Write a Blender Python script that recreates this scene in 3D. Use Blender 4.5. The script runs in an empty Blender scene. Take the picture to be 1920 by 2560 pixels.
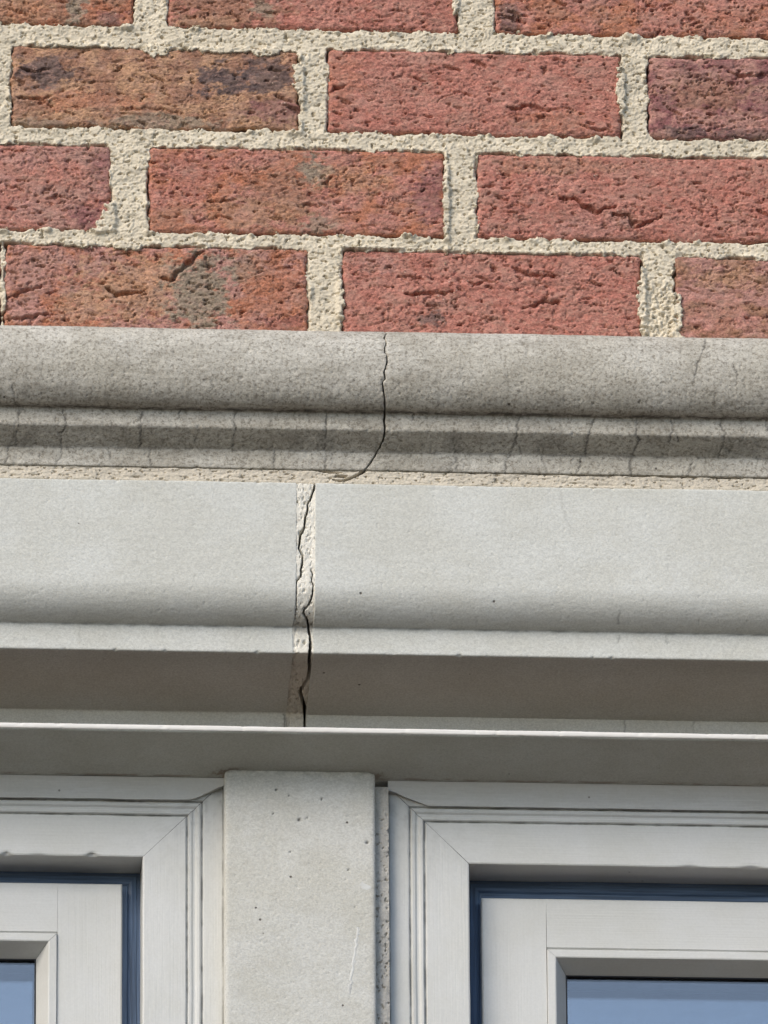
import bpy, math, random
import numpy as np
from mathutils import Matrix, Vector

# ------------------------------------------------------------------ camera, sky, sun, exposure
# Local unit: millimetres on the facade; x to the right, y into the wall (brick face y = 0), z up.
# The local origin sits 4.9 m above the pavement.
H0 = 4.9
MM = 0.001
scene = bpy.context.scene
TH, PS, RO, DIST, PXMM = math.radians(21.5), math.radians(3.6), -0.006, 9000.0, 3.62
cdir = Vector((math.sin(PS) * math.cos(TH), math.cos(PS) * math.cos(TH), math.sin(TH)))
cr = Vector((math.cos(PS), -math.sin(PS), 0))
cu = cr.cross(cdir)
cr2 = cr * math.cos(RO) - cu * math.sin(-RO)
cu2 = cr2.cross(cdir)
cam = bpy.data.cameras.new('camera')
cam_ob = bpy.data.objects.new('camera', cam)
scene.collection.objects.link(cam_ob)
pos = -cdir * DIST * MM + Vector((0, 0, H0))
cam_ob.matrix_world = Matrix(((cr2.x, cu2.x, -cdir.x, pos.x), (cr2.y, cu2.y, -cdir.y, pos.y),
                              (cr2.z, cu2.z, -cdir.z, pos.z), (0, 0, 0, 1)))
cam.sensor_fit = 'HORIZONTAL'
cam.sensor_width = 36
cam.lens = 36 * (PXMM * DIST) / 1920
cam.clip_start, cam.clip_end = 0.1, 2000
scene.camera = cam_ob

SUN_EL, SUN_AZ = math.radians(36), math.radians(222)      # azimuth clockwise from +Y (north)
world = bpy.data.worlds.new('World')
scene.world = world
world.use_nodes = True
wn = world.node_tree
bg = wn.nodes['Background']
sky = wn.nodes.new('ShaderNodeTexSky')
sky.sky_type = 'NISHITA'
sky.sun_disc = False
sky.sun_elevation, sky.sun_rotation = SUN_EL, SUN_AZ
sky.air_density, sky.dust_density, sky.ozone_density = 1.0, 1.2, 1.2
wn.links.new(sky.outputs[0], bg.inputs[0])
bg.inputs[1].default_value = 0.13
sun = bpy.data.lights.new('sun', 'SUN')
sun.energy, sun.angle, sun.color = 1.5, math.radians(36), (1.0, 0.90, 0.76)
sun_ob = bpy.data.objects.new('sun', sun)
sdir = Vector((math.sin(SUN_AZ) * math.cos(SUN_EL), math.cos(SUN_AZ) * math.cos(SUN_EL), math.sin(SUN_EL)))
sun_ob.rotation_euler = sdir.to_track_quat('Z', 'Y').to_euler()
sun_ob.location = (0, -6, 12)
scene.collection.objects.link(sun_ob)
scene.view_settings.view_transform = 'Standard'
scene.view_settings.look = 'None'
scene.view_settings.gamma = 1
scene.view_settings.use_curve_mapping = False
scene.view_settings.exposure = 0.77

# ------------------------------------------------------------------ helpers
def lin(r, g, b):
    f = lambda c: c / 12.92 if c <= 0.04045 else ((c + 0.055) / 1.055) ** 2.4
    return (f(r / 255), f(g / 255), f(b / 255))

def _hash(ix, iy, seed):
    h = (ix.astype(np.int64) * 374761393 + iy.astype(np.int64) * 668265263 + seed * 974634777) & 0xFFFFFFFF
    h = ((h ^ (h >> 13)) * 1274126177) & 0xFFFFFFFF
    return ((h ^ (h >> 16)) & 0xFFFF) / 65535.0

def pn(x, y, seed=0):
    """gradient noise, about -1..1"""
    ix, iy = np.floor(x), np.floor(y)
    fx, fy = x - ix, y - iy
    u, v = fx * fx * fx * (fx * (fx * 6 - 15) + 10), fy * fy * fy * (fy * (fy * 6 - 15) + 10)
    def g(dx, dy):
        a = _hash(ix + dx, iy + dy, seed) * 2 * math.pi
        return np.cos(a) * (fx - dx) + np.sin(a) * (fy - dy)
    n0 = g(0, 0) * (1 - u) + g(1, 0) * u
    n1 = g(0, 1) * (1 - u) + g(1, 1) * u
    return (n0 * (1 - v) + n1 * v) * 1.5

def fbm(x, y, seed=0, octv=3, gain=0.5):
    t, a = 0, 1.0
    for k in range(octv):
        t = t + a * pn(x * 2 ** k + 17.3 * k, y * 2 ** k - 9.1 * k, seed + 31 * k)
        a *= gain
    return t

def sstep(a, b, x):
    t = np.clip((x - a) / (b - a), 0, 1)
    return t * t * (3 - 2 * t)

def seg_dist(X, Z, pts):
    """distance to a polyline and the place along it (0..1)"""
    best, along = np.full(X.shape, 1e9), np.zeros(X.shape)
    n = len(pts) - 1
    for k in range(n):
        (ax, az), (bx, bz) = pts[k], pts[k + 1]
        dx, dz = bx - ax, bz - az
        t = np.clip(((X - ax) * dx + (Z - az) * dz) / (dx * dx + dz * dz + 1e-9), 0, 1)
        dd = np.hypot(X - ax - t * dx, Z - az - t * dz)
        m = dd < best
        best = np.where(m, dd, best)
        along = np.where(m, (k + t) / n, along)
    return best, along

def link_mesh(name, verts, faces, mat, parent=None, smooth=True, attrs=None):
    """verts in local millimetres (N,3); faces: (M,4) int array or a list of tuples"""
    me = bpy.data.meshes.new(name)
    V = np.asarray(verts, dtype=np.float64) * MM
    V[:, 2] += H0
    if parent is not None:
        V -= np.array(base_of(parent))
    if isinstance(faces, np.ndarray):
        me.vertices.add(len(V))
        me.vertices.foreach_set('co', V.astype(np.float32).ravel())
        nf, k = faces.shape
        me.loops.add(nf * k)
        me.loops.foreach_set('vertex_index', faces.astype(np.int32).ravel())
        me.polygons.add(nf)
        me.polygons.foreach_set('loop_start', np.arange(0, nf * k, k, dtype=np.int32))
        me.polygons.foreach_set('loop_total', np.full(nf, k, dtype=np.int32))
        me.update(calc_edges=True)
    else:
        me.from_pydata(V.tolist(), [], faces)
    me.polygons.foreach_set('use_smooth', np.full(len(me.polygons), smooth))
    if attrs:
        for an, arr in attrs.items():
            if arr.ndim == 1:
                a = me.attributes.new(an, 'FLOAT', 'POINT')
                a.data.foreach_set('value', arr.astype(np.float32))
            else:
                a = me.attributes.new(an, 'FLOAT_COLOR', 'POINT')
                c4 = np.ones((len(arr), 4), np.float32)
                c4[:, :3] = arr
                a.data.foreach_set('color', c4.ravel())
    me.update()
    o = bpy.data.objects.new(name, me)
    me.materials.append(mat)
    scene.collection.objects.link(o)
    if parent is not None:
        o.parent = parent
    return o

def base_of(o):
    p = Vector((0, 0, 0))
    while o is not None:
        p = p + o.location
        o = o.parent
    return p

def thing(name, label, cat, loc, group=None, parent=None):
    o = bpy.data.objects.new(name, None)
    o.empty_display_size = 0.05
    o.location = (loc[0] * MM, loc[1] * MM, loc[2] * MM + H0) if parent is None else (0, 0, 0)
    scene.collection.objects.link(o)
    if parent is not None:
        o.parent = parent
    else:
        o['label'], o['category'], o['kind'] = label, cat, 'thing'
        if group:
            o['group'] = group
    return o

def grid_faces(nr, nc, base=0):
    i = np.arange(nr - 1)[:, None] * nc + np.arange(nc - 1)[None, :] + base
    return np.stack([i, i + 1, i + nc + 1, i + nc], -1).reshape(-1, 4)

def boxes(name, rects, mat, parent):
    """rects: list of (x0,x1,y0,y1,z0,z1) joined in one mesh"""
    V, F = [], []
    for (x0, x1, y0, y1, z0, z1) in rects:
        b = len(V)
        V += [(x0, y0, z0), (x1, y0, z0), (x1, y1, z0), (x0, y1, z0), (x0, y0, z1), (x1, y0, z1), (x1, y1, z1), (x0, y1, z1)]
        F += [tuple(b + i for i in f) for f in ((0, 1, 5, 4), (1, 2, 6, 5), (2, 3, 7, 6), (3, 0, 4, 7), (4, 5, 6, 7), (3, 2, 1, 0))]
    return link_mesh(name, V, F, mat, parent, smooth=False)

# ------------------------------------------------------------------ materials
class NT:
    def __init__(s, name):
        s.m = bpy.data.materials.new(name)
        s.m.use_nodes = True
        s.t = s.m.node_tree
        s.b = s.t.nodes['Principled BSDF']
        g = s.t.nodes.new('ShaderNodeNewGeometry')
        sc = s.t.nodes.new('ShaderNodeVectorMath')
        sc.operation = 'SCALE'
        sc.inputs['Scale'].default_value = 1000.0
        s.t.links.new(g.outputs['Position'], sc.inputs[0])
        s.p = sc.outputs[0]                       # position in millimetres
    def link(s, a, b): s.t.links.new(a, b)
    def vec(s, sx, sy, sz, off=0):
        n = s.t.nodes.new('ShaderNodeMapping')
        n.inputs['Scale'].default_value = (1 / sx, 1 / sy, 1 / sz)
        n.inputs['Location'].default_value = (off, off * 1.7, off * .6)
        s.link(s.p, n.inputs[0])
        return n.outputs[0]
    def noise(s, sx, sy=None, sz=None, det=3, rough=.55, off=0, dist=0):
        n = s.t.nodes.new('ShaderNodeTexNoise')
        n.inputs['Scale'].default_value = 1
        n.inputs['Detail'].default_value = det
        n.inputs['Roughness'].default_value = rough
        n.inputs['Distortion'].default_value = dist
        s.link(s.vec(sx, sy or sx, sz or sx, off), n.inputs['Vector'])
        return n.outputs[0]
    def voro(s, size, off=0, sz=None):
        n = s.t.nodes.new('ShaderNodeTexVoronoi')
        n.inputs['Scale'].default_value = 1
        s.link(s.vec(size, size, sz or size, off), n.inputs['Vector'])
        return n.outputs['Distance'], n.outputs['Color']
    def rng(s, v, a, b, c=0, d=1):
        n = s.t.nodes.new('ShaderNodeMapRange')
        n.interpolation_type = 'SMOOTHSTEP'
        n.inputs[1].default_value, n.inputs[2].default_value = a, b
        n.inputs[3].default_value, n.inputs[4].default_value = c, d
        s.link(v, n.inputs[0])
        return n.outputs[0]
    def math(s, op, a, b):
        n = s.t.nodes.new('ShaderNodeMath')
        n.operation = op
        for i, q in enumerate((a, b)):
            if isinstance(q, (int, float)): n.inputs[i].default_value = q
            else: s.link(q, n.inputs[i])
        return n.outputs[0]
    def mix(s, f, a, b, mode='MIX'):
        n = s.t.nodes.new('ShaderNodeMix')
        n.data_type, n.blend_type = 'RGBA', mode
        for i, q in ((0, f), (6, a), (7, b)):
            if isinstance(q, (int, float)): n.inputs[i].default_value = q
            elif isinstance(q, tuple): n.inputs[i].default_value = (*q, 1)
            else: s.link(q, n.inputs[i])
        return n.outputs[2]
    def attr(s, name):
        n = s.t.nodes.new('ShaderNodeAttribute')
        n.attribute_name = name
        return n
    def sep(s):
        n = s.t.nodes.new('ShaderNodeSeparateXYZ')
        s.link(s.p, n.inputs[0])
        return n.outputs
    def bump(s, h, dist_mm, strength=1.0, prev=None):
        n = s.t.nodes.new('ShaderNodeBump')
        n.inputs['Strength'].default_value = strength
        n.inputs['Distance'].default_value = dist_mm * MM
        s.link(h, n.inputs['Height'])
        if prev is not None: s.link(prev, n.inputs['Normal'])
        return n.outputs[0]
    def done(s, col, rough=.85, normal=None, spec=.3):
        if isinstance(col, tuple): s.b.inputs['Base Color'].default_value = (*col, 1)
        else: s.link(col, s.b.inputs['Base Color'])
        if isinstance(rough, (int, float)): s.b.inputs['Roughness'].default_value = rough
        else: s.link(rough, s.b.inputs['Roughness'])
        s.b.inputs['Specular IOR Level'].default_value = spec
        if normal is not None: s.link(normal, s.b.inputs['Normal'])
        return s.m

def gray(v): return (v, v, v)

def mat_brick():
    n = NT('brick_clay')
    c = n.attr('tint').outputs['Color']
    sp = n.noise(1.6, 1.6, 1.2, 3, .7)
    c = n.mix(.6, c, n.mix(n.rng(sp, .3, .7), gray(.5), gray(1.6)), 'MULTIPLY')
    sandy = n.noise(5, 5, 3, 4, .7, 5)
    c = n.mix(n.rng(sandy, .5, .68, 0, .42), c, lin(194, 152, 134))
    du = n.noise(24, 24, 14, 5, .7, 51)
    c = n.mix(n.rng(du, .42, .68, 0, .38), c, lin(158, 132, 118))
    dk = n.noise(5.0, 5.0, 2.4, 4, .7, 11, .6)
    c = n.mix(n.rng(dk, .57, .68, 0, .75), c, lin(82, 56, 52))
    fk = n.noise(2.6, 2.6, 1.3, 3, .65, 31, .8)
    fm = n.rng(n.noise(38, 38, 22, 3, .6, 41), .36, .6, .15, 1)
    c = n.mix(n.math('MULTIPLY', n.rng(fk, .58, .65, 0, .75), fm), c, lin(74, 50, 48))
    d, cc = n.voro(3.0, 2)
    pale = n.math('MULTIPLY', n.rng(d, .14, .24, 1, 0), n.rng(cc, .66, .68))
    c = n.mix(n.math('MULTIPLY', pale, .6), c, lin(215, 190, 170))
    h = n.noise(1.3, 1.3, 1.0, 4, .7, 3)
    b = n.bump(h, .5, .9)
    return n.done(c, .9, b, .2)

def mat_mortar(name, col=lin(212, 201, 180), dark=lin(124, 108, 86), speck=.6):
    n = NT(name)
    a = n.noise(30, 30, 30, 2)
    c = n.mix(n.rng(a, .3, .7), col, tuple(q * .86 for q in col))
    g = n.noise(1.5, 1.5, 1.2, 4, .75, 4)
    c = n.mix(.5, c, n.mix(n.rng(g, .3, .7), gray(.78), gray(1.2)), 'MULTIPLY')
    p = n.noise(3.2, 3.2, 2.0, 3, .7, 8)
    c = n.mix(n.rng(p, speck, speck + .1, 0, .65), c, dark)
    b = n.bump(g, .3, .8)
    return n.done(c, .92, b, .15)

def mat_stone(name, c1, c2, soil, soil_amt, pits=.8, grain=.5, grainlen=1.4, dirt_tone_col=lin(72, 70, 66), streak=0):
    n = NT(name)
    a = n.noise(55, 55, 40, 4, .6, 1)
    c = n.mix(n.rng(a, .35, .65), c1, c2)
    if soil_amt:
        s1 = n.noise(48, 30, 12, 6, .8, 6)
        c = n.mix(n.rng(s1, .36, .72, 0, soil_amt * .75), c, soil)
        s2 = n.noise(2.6, 2.6, 2.2, 4, .75, 16)
        c = n.mix(n.rng(s2, .46, .66, 0, soil_amt * 1.1), c, soil)
        s3 = n.noise(2.2, 2.2, 1.8, 3, .7, 26)
        c = n.mix(n.rng(s3, .64, .72, 0, .5 * soil_amt), c, lin(225, 222, 208))
    if streak:
        st = n.noise(5, 30, 70, 4, .6, 36)
        c = n.mix(n.rng(st, .5, .75, 0, streak), c, tuple(q * .62 for q in soil))
    g = n.noise(grainlen, grainlen, grainlen * .8, 3, .7, 2)
    c = n.mix(grain, c, n.mix(n.rng(g, .3, .7), gray(.82), gray(1.16)), 'MULTIPLY')
    d, cc = n.voro(13, 3)
    dot = n.math('MULTIPLY', n.rng(d, .045, .085, 1, 0), n.rng(cc, 1 - .42 * pits, 1 - .38 * pits))
    c = n.mix(n.math('MULTIPLY', dot, .85), c, lin(70, 62, 55))
    d2, cc2 = n.voro(4.6, 7)
    dot2 = n.math('MULTIPLY', n.rng(d2, .06, .14, 1, 0), n.rng(cc2, .7, .72))
    c = n.mix(n.math('MULTIPLY', dot2, .30 * pits + .1), c, lin(105, 100, 92))
    dirt_tone = n.attr('dirt_tone').outputs['Fac']
    c = n.mix(dirt_tone, c, dirt_tone_col)
    hh = n.math('SUBTRACT', g, n.math('MULTIPLY', dot, 1.5))
    b = n.bump(hh, .3, .8)
    return n.done(c, .88, b, .25)

def mat_paint(name, along, col=(.57, .576, .562)):
    n = NT(name)
    s = (70, 3, 1.3) if along == 'x' else (1.3, 3, 70)
    g = n.noise(*s, 4, .65, 2)
    big = n.noise(60, 60, 60, 3, .6, 5)
    c = n.mix(n.rng(big, .35, .65), col, tuple(q * w for q, w in zip(col, (.95, .945, .92))))
    c = n.mix(n.rng(g, .55, .8, 0, .16), c, lin(150, 148, 140))
    f = n.noise(1.8, 1.8, 1.8, 2, .6, 9)
    c = n.mix(.35, c, n.mix(n.rng(f, .3, .7), gray(.93), gray(1.06)), 'MULTIPLY')
    d, cc = n.voro(17, 5)
    dot = n.math('MULTIPLY', n.rng(d, .03, .06, 1, 0), n.rng(cc, .72, .74))
    c = n.mix(n.math('MULTIPLY', dot, .7), c, lin(95, 92, 86))
    dirt_tone = n.attr('dirt_tone').outputs['Fac']
    c = n.mix(dirt_tone, c, lin(92, 90, 84))
    b = n.bump(n.math('ADD', n.math('MULTIPLY', g, .8), n.math('MULTIPLY', f, .25)), .35, .6)
    return n.done(c, .5, b, .4)

def mat_plain(name, col, rough=.6, spec=.3, var=.12, size=20, streak=None):
    n = NT(name)
    a = n.noise(*(streak or (size, size, size)), 3)
    c = n.mix(n.rng(a, .3, .7), tuple(q * (1 - var) for q in col), tuple(q * (1 + var) for q in col))
    return n.done(c, rough, n.bump(a, .25, .5), spec)

def mat_glass():
    m = bpy.data.materials.new('window_glass')
    m.use_nodes = True
    t = m.node_tree
    b = t.nodes['Principled BSDF']
    b.inputs['Base Color'].default_value = (.93, .97, 1.0, 1)
    b.inputs['Roughness'].default_value = 0.0
    b.inputs['IOR'].default_value = 2.0
    b.inputs['Transmission Weight'].default_value = 1.0
    no = t.nodes.new('ShaderNodeTexNoise')
    no.inputs['Scale'].default_value = 9
    bp = t.nodes.new('ShaderNodeBump')
    bp.inputs['Distance'].default_value = .0002
    bp.inputs['Strength'].default_value = .3
    t.links.new(no.outputs[0], bp.inputs['Height'])
    t.links.new(bp.outputs[0], b.inputs['Normal'])
    return m

def mat_far_brick():
    n = NT('plain_brickwork')
    br = n.t.nodes.new('ShaderNodeTexBrick')
    br.inputs['Scale'].default_value = 1
    br.inputs['Brick Width'].default_value = 225
    br.inputs['Row Height'].default_value = 77
    br.inputs['Mortar Size'].default_value = 5
    br.inputs['Color1'].default_value = (*lin(160, 95, 80), 1)
    br.inputs['Color2'].default_value = (*lin(140, 92, 76), 1)
    br.inputs['Mortar'].default_value = (*lin(190, 175, 150), 1)
    cb = n.t.nodes.new('ShaderNodeCombineXYZ')
    s = n.sep()
    n.link(s[0], cb.inputs[0]); n.link(s[2], cb.inputs[1])
    n.link(cb.outputs[0], br.inputs['Vector'])
    return n.done(br.outputs[0], .9)

M_BRICK = mat_brick()
M_MORTAR = mat_mortar('lime_mortar')
M_BED = mat_mortar('pointing_mortar', lin(205, 196, 180), lin(120, 102, 84), .64)
M_MASTIC = mat_mortar('gritty_mastic', lin(190, 186, 178), lin(110, 104, 96), .66)
M_CORN = mat_stone('weathered_stone', lin(197, 193, 183), lin(185, 180, 168), lin(112, 105, 93), .66, .5, 1.0, streak=.25)
M_LINT = mat_stone('pale_lintel_stone', lin(200, 201, 196), lin(194, 194, 187), lin(180, 179, 171), .24, .45, .7)
M_HEAD = mat_stone('painted_head_stone', lin(188, 190, 183), lin(181, 182, 173), lin(158, 157, 148), .2, .5, .5, dirt_tone_col=lin(118, 92, 72))  # brown tone chosen for the warm bounce off the unseen ledge
M_MULL = mat_stone('mullion_stone', lin(197, 197, 192), lin(190, 189, 181), lin(172, 168, 157), .25, .7, .7)
M_PH = mat_paint('white_paint_along_rail', 'x')
M_PV = mat_paint('white_paint_along_stile', 'z')
M_NAVY = mat_plain('navy_lining', lin(84, 104, 132), .35, .5, .3, streak=(60, 4, 1.6))
M_NAVYV = mat_plain('navy_lining_upright', lin(84, 104, 132), .35, .5, .3, streak=(1.6, 4, 60))
M_RUBBER = mat_plain('black_gasket', (.02, .022, .025), .5)
M_SPACER = mat_plain('grey_spacer', lin(95, 98, 104), .4)
M_GLASS = mat_glass()
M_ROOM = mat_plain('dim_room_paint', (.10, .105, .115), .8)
M_GROUND = mat_plain('paving', (.045, .037, .031), .9, .2, .2, 400)
M_FARBRICK = mat_far_brick()
M_CORE = mat_plain('rough_core', (.10, .09, .08), .95)

# ------------------------------------------------------------------ ground and room behind the glass
g = link_mesh('ground', [(-900000, -900000, -4900), (900000, -900000, -4900), (900000, 900000, -4900), (-900000, 900000, -4900)],
              [(0, 1, 2, 3)], M_GROUND, None, False)
g['kind'] = 'structure'
RX0, RX1, RZ0, RZ1 = -900, 1100, -1700, 350
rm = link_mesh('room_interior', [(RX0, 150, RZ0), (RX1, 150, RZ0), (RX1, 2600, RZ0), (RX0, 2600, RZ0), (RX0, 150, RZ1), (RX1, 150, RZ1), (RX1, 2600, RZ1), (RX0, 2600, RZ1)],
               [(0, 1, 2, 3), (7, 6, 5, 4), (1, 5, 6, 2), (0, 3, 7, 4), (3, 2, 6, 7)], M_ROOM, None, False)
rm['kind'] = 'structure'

# ------------------------------------------------------------------ brick wall
XW = 540.0                                    # half width of the stretch built in full
wall = thing('brick_wall', 'mottled red and brown brickwork with thick cream mortar above the stone moulding', 'wall', (0, 0, 131))
RED, RED2, PINK = lin(171, 117, 104), lin(165, 108, 95), lin(165, 121, 111)
ORG, TAN, BRN = lin(164, 108, 84), lin(172, 134, 106), lin(144, 106, 86)
DRK, GRY, PUR = lin(84, 72, 72), lin(136, 124, 108), lin(128, 84, 84)
# each brick: x0,x1,z0,z1, base, second, patches (x, z, rx, rz, colour, strength), crevices (polyline, width, depth), seed
BR = [
 dict(r=(-394, -173.5, 362.5, 427), c=(ORG, BRN), p=[(-214, 385, 8, 26, GRY, .9), (-255, 375, 28, 14, TAN, .5), (-190, 368, 12, 6, PUR, .6)], k=[([(-258.8, 372.9), (-247.6, 370.1)], .9, 1.2)]),
 dict(r=(-150, 54, 362.8, 427), c=(RED2, RED), p=[(-110, 378, 45, 20, BRN, .8), (-85, 378, 9, 7, GRY, .7), (-125, 366, 30, 6, TAN, .5)], k=[]),
 dict(r=(80, 300, 362.5, 427), c=(RED, ORG), p=[(90, 377, 9, 12, DRK, .7), (230, 380, 60, 14, RED, .6)], k=[([(85, 375.6), (94.9, 372.7), (100.5, 369.8)], 1.4, 2)]),
 dict(r=(-482, -277, 285, 346), c=(RED, ORG), p=[], k=[]),
 dict(w=2.0, r=(-259, -57.5, 285, 346), c=(BRN, TAN), p=[(-236, 326, 24, 14, DRK, .9), (-176, 322, 12, 16, TAN, .7), (-108, 322, 22, 13, DRK, .95), (-80, 326, 20, 16, DRK, .85), (-72, 300, 22, 9, PUR, .7), (-155, 290, 46, 6, GRY, .75), (-240, 288, 22, 5, GRY, .6), (-205, 305, 40, 8, ORG, .6)],
      k=[([(-252.4, 328.2), (-241.8, 326.6), (-232, 327.7)], .9, 1.6), ([(-254.3, 306), (-238.9, 305.4), (-230.5, 308)], .9, 1.5), ([(-73.9, 311.2), (-61.3, 306)], 1.0, 1.6), ([(-183, 298.3), (-160.6, 299.7), (-138.3, 296.2)], .8, 1.0), ([(-66, 302), (-57, 299)], 1.2, 1.8)]),
 dict(r=(-37.5, 168.5, 285, 347.6), c=(RED, RED2), p=[(-26, 325, 14, 22, ORG, .4), (120, 296, 30, 8, ORG, .5)],
      k=[([(87.2, 306), (97, 305), (104.1, 308.2), (111.1, 304.3), (122.3, 304.6)], 1.1, 1.7), ([(139, 292.7), (150.2, 290.8), (161.4, 289.2)], 1.0, 1.5), ([(39.6, 310.5), (52.2, 316.8), (66.2, 312.6)], .7, 1.0), ([(-37.5, 315), (-29.1, 318.2), (-23.4, 321.4)], .9, 1.4)]),
 dict(r=(187, 402, 285, 347.2), c=(PINK, PUR), p=[(228, 318, 30, 14, BRN, .6), (212, 289, 16, 6, DRK, .7), (262, 288, 30, 6, DRK, .6)], k=[([(243.5, 336), (251.9, 333.2), (271.1, 334.2), (290, 332)], 1.2, 1.6)]),
 dict(r=(-400, -189, 207, 271.5), c=(PINK, RED), p=[(-203, 216, 16, 12, PUR, .8), (-196, 256, 8, 14, PUR, .6)], k=[([(-262, 240), (-250, 236)], .8, 1.1)]),
 dict(r=(-163, 44, 207.2, 271.2), c=(ORG, RED), p=[(-133, 252, 22, 22, RED2, .7), (-47, 255, 13, 12, GRY, .95), (-72, 232, 26, 26, BRN, .7), (-45, 214, 12, 7, GRY, .7), (-20, 250, 26, 12, TAN, .5), (33, 240, 14, 22, PUR, .75), (-92, 222, 40, 12, TAN, .4)],
      k=[([(-124.3, 229.8), (-102, 231.8)], .8, 1.1), ([(-42, 244), (-34, 250)], 1.1, 1.6), ([(-58, 228), (-44, 229)], 1.0, 1.4)]),
 dict(r=(66, 281, 207, 270.8), c=(RED2, RED), p=[(150, 216, 30, 10, PINK, .6), (120, 262, 50, 7, TAN, .3)],
      k=[([(123, 237.2), (135.6, 236.5), (142.5, 232.1), (149.4, 227.1), (156.5, 230.9), (162.1, 231.6)], 1.7, 2.6), ([(160.6, 226.4), (171.8, 224.5), (175.9, 217.6), (182.9, 218.7), (195.6, 225.6)], 1.6, 2.4), ([(69.9, 244.3), (78.3, 246)], 1.2, 1.5), ([(78.2, 238.4), (88, 235.6)], 1.0, 1.3)]),
 dict(r=(-480, -265.5, 132, 195.5), c=(RED, ORG), p=[], k=[]),
 dict(w=1.5, r=(-263, -52, 132, 196), c=(PINK, ORG), p=[(-240, 178, 34, 22, PINK, .7), (-165, 165, 45, 26, TAN, .75), (-128, 160, 24, 34, GRY, .95), (-95, 180, 16, 12, GRY, .5), (-72, 165, 22, 30, ORG, .7), (-205, 150, 22, 16, TAN, .6), (-70, 140, 20, 7, PUR, .5)],
      k=[([(-193.3, 164.2), (-186.9, 159.2), (-174.4, 159.5), (-164.7, 162.1)], 1.8, 2.6), ([(-156.3, 171.9), (-148, 170.5), (-141, 178.2), (-134.1, 184.3), (-129.9, 188.9), (-122.9, 193.6)], 1.6, 2.4), ([(-261.9, 154.8), (-249.4, 159.5), (-238.3, 164.3)], 1.4, 2), ([(-261.8, 138.3), (-246.5, 140.1), (-229.9, 143.4)], 1.4, 2)]),
 dict(r=(-28, 180.5, 132, 195.5), c=(RED2, RED), p=[(-2, 186, 12, 8, PINK, .8), (34.5, 145.5, 9, 6.5, DRK, .8), (120, 150, 50, 12, RED2, .5)],
      k=[([(14.8, 162.3), (27.4, 164.3), (35.7, 163.6), (48.3, 164.7)], 1.4, 2.2), ([(98.4, 154.3), (108.2, 156.9), (113.8, 160), (123.6, 159.3)], 1.4, 2.2), ([(90.3, 184.2), (104.2, 178.5), (121, 178.8)], 1.2, 1.7), ([(14.9, 176.7), (28.8, 174)], .9, 1.2), ([(60, 170), (72, 174), (80, 172)], .9, 1.3)]),
 dict(r=(204, 420, 132, 194.8), c=(PINK, BRN), p=[(240, 180, 26, 9, TAN, .5), (230, 150, 30, 14, RED, .5)], k=[]),
]
for rr, x00 in ((437.5, -480), (515, -370)):                    # two courses above the frame
    for i in range(-1, 5):
        BR.append(dict(r=(x00 + i * 228, x00 + i * 228 + 212, rr, rr + 65), c=((RED, BRN), (RED2, ORG), (ORG, PINK))[i % 3], p=[], k=[]))
for x0_, x1_, z0_, z1_ in ((320, 528, 362.5, 427), (-560, -414, 362.5, 427), (-560, -502, 285, 346), (422, 560, 285, 347), (-560, -420, 207, 271.5), (301, 512, 207, 270.8),
                           (530, 560, 207, 270.8), (-560, -500, 132, 195.5), (440, 560, 132, 195)):
    BR.append(dict(r=(x0_, x1_, z0_, z1_), c=((RED2, RED), (ORG, BRN), (PINK, RED))[int(x1_) % 3], p=[], k=[]))

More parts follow.
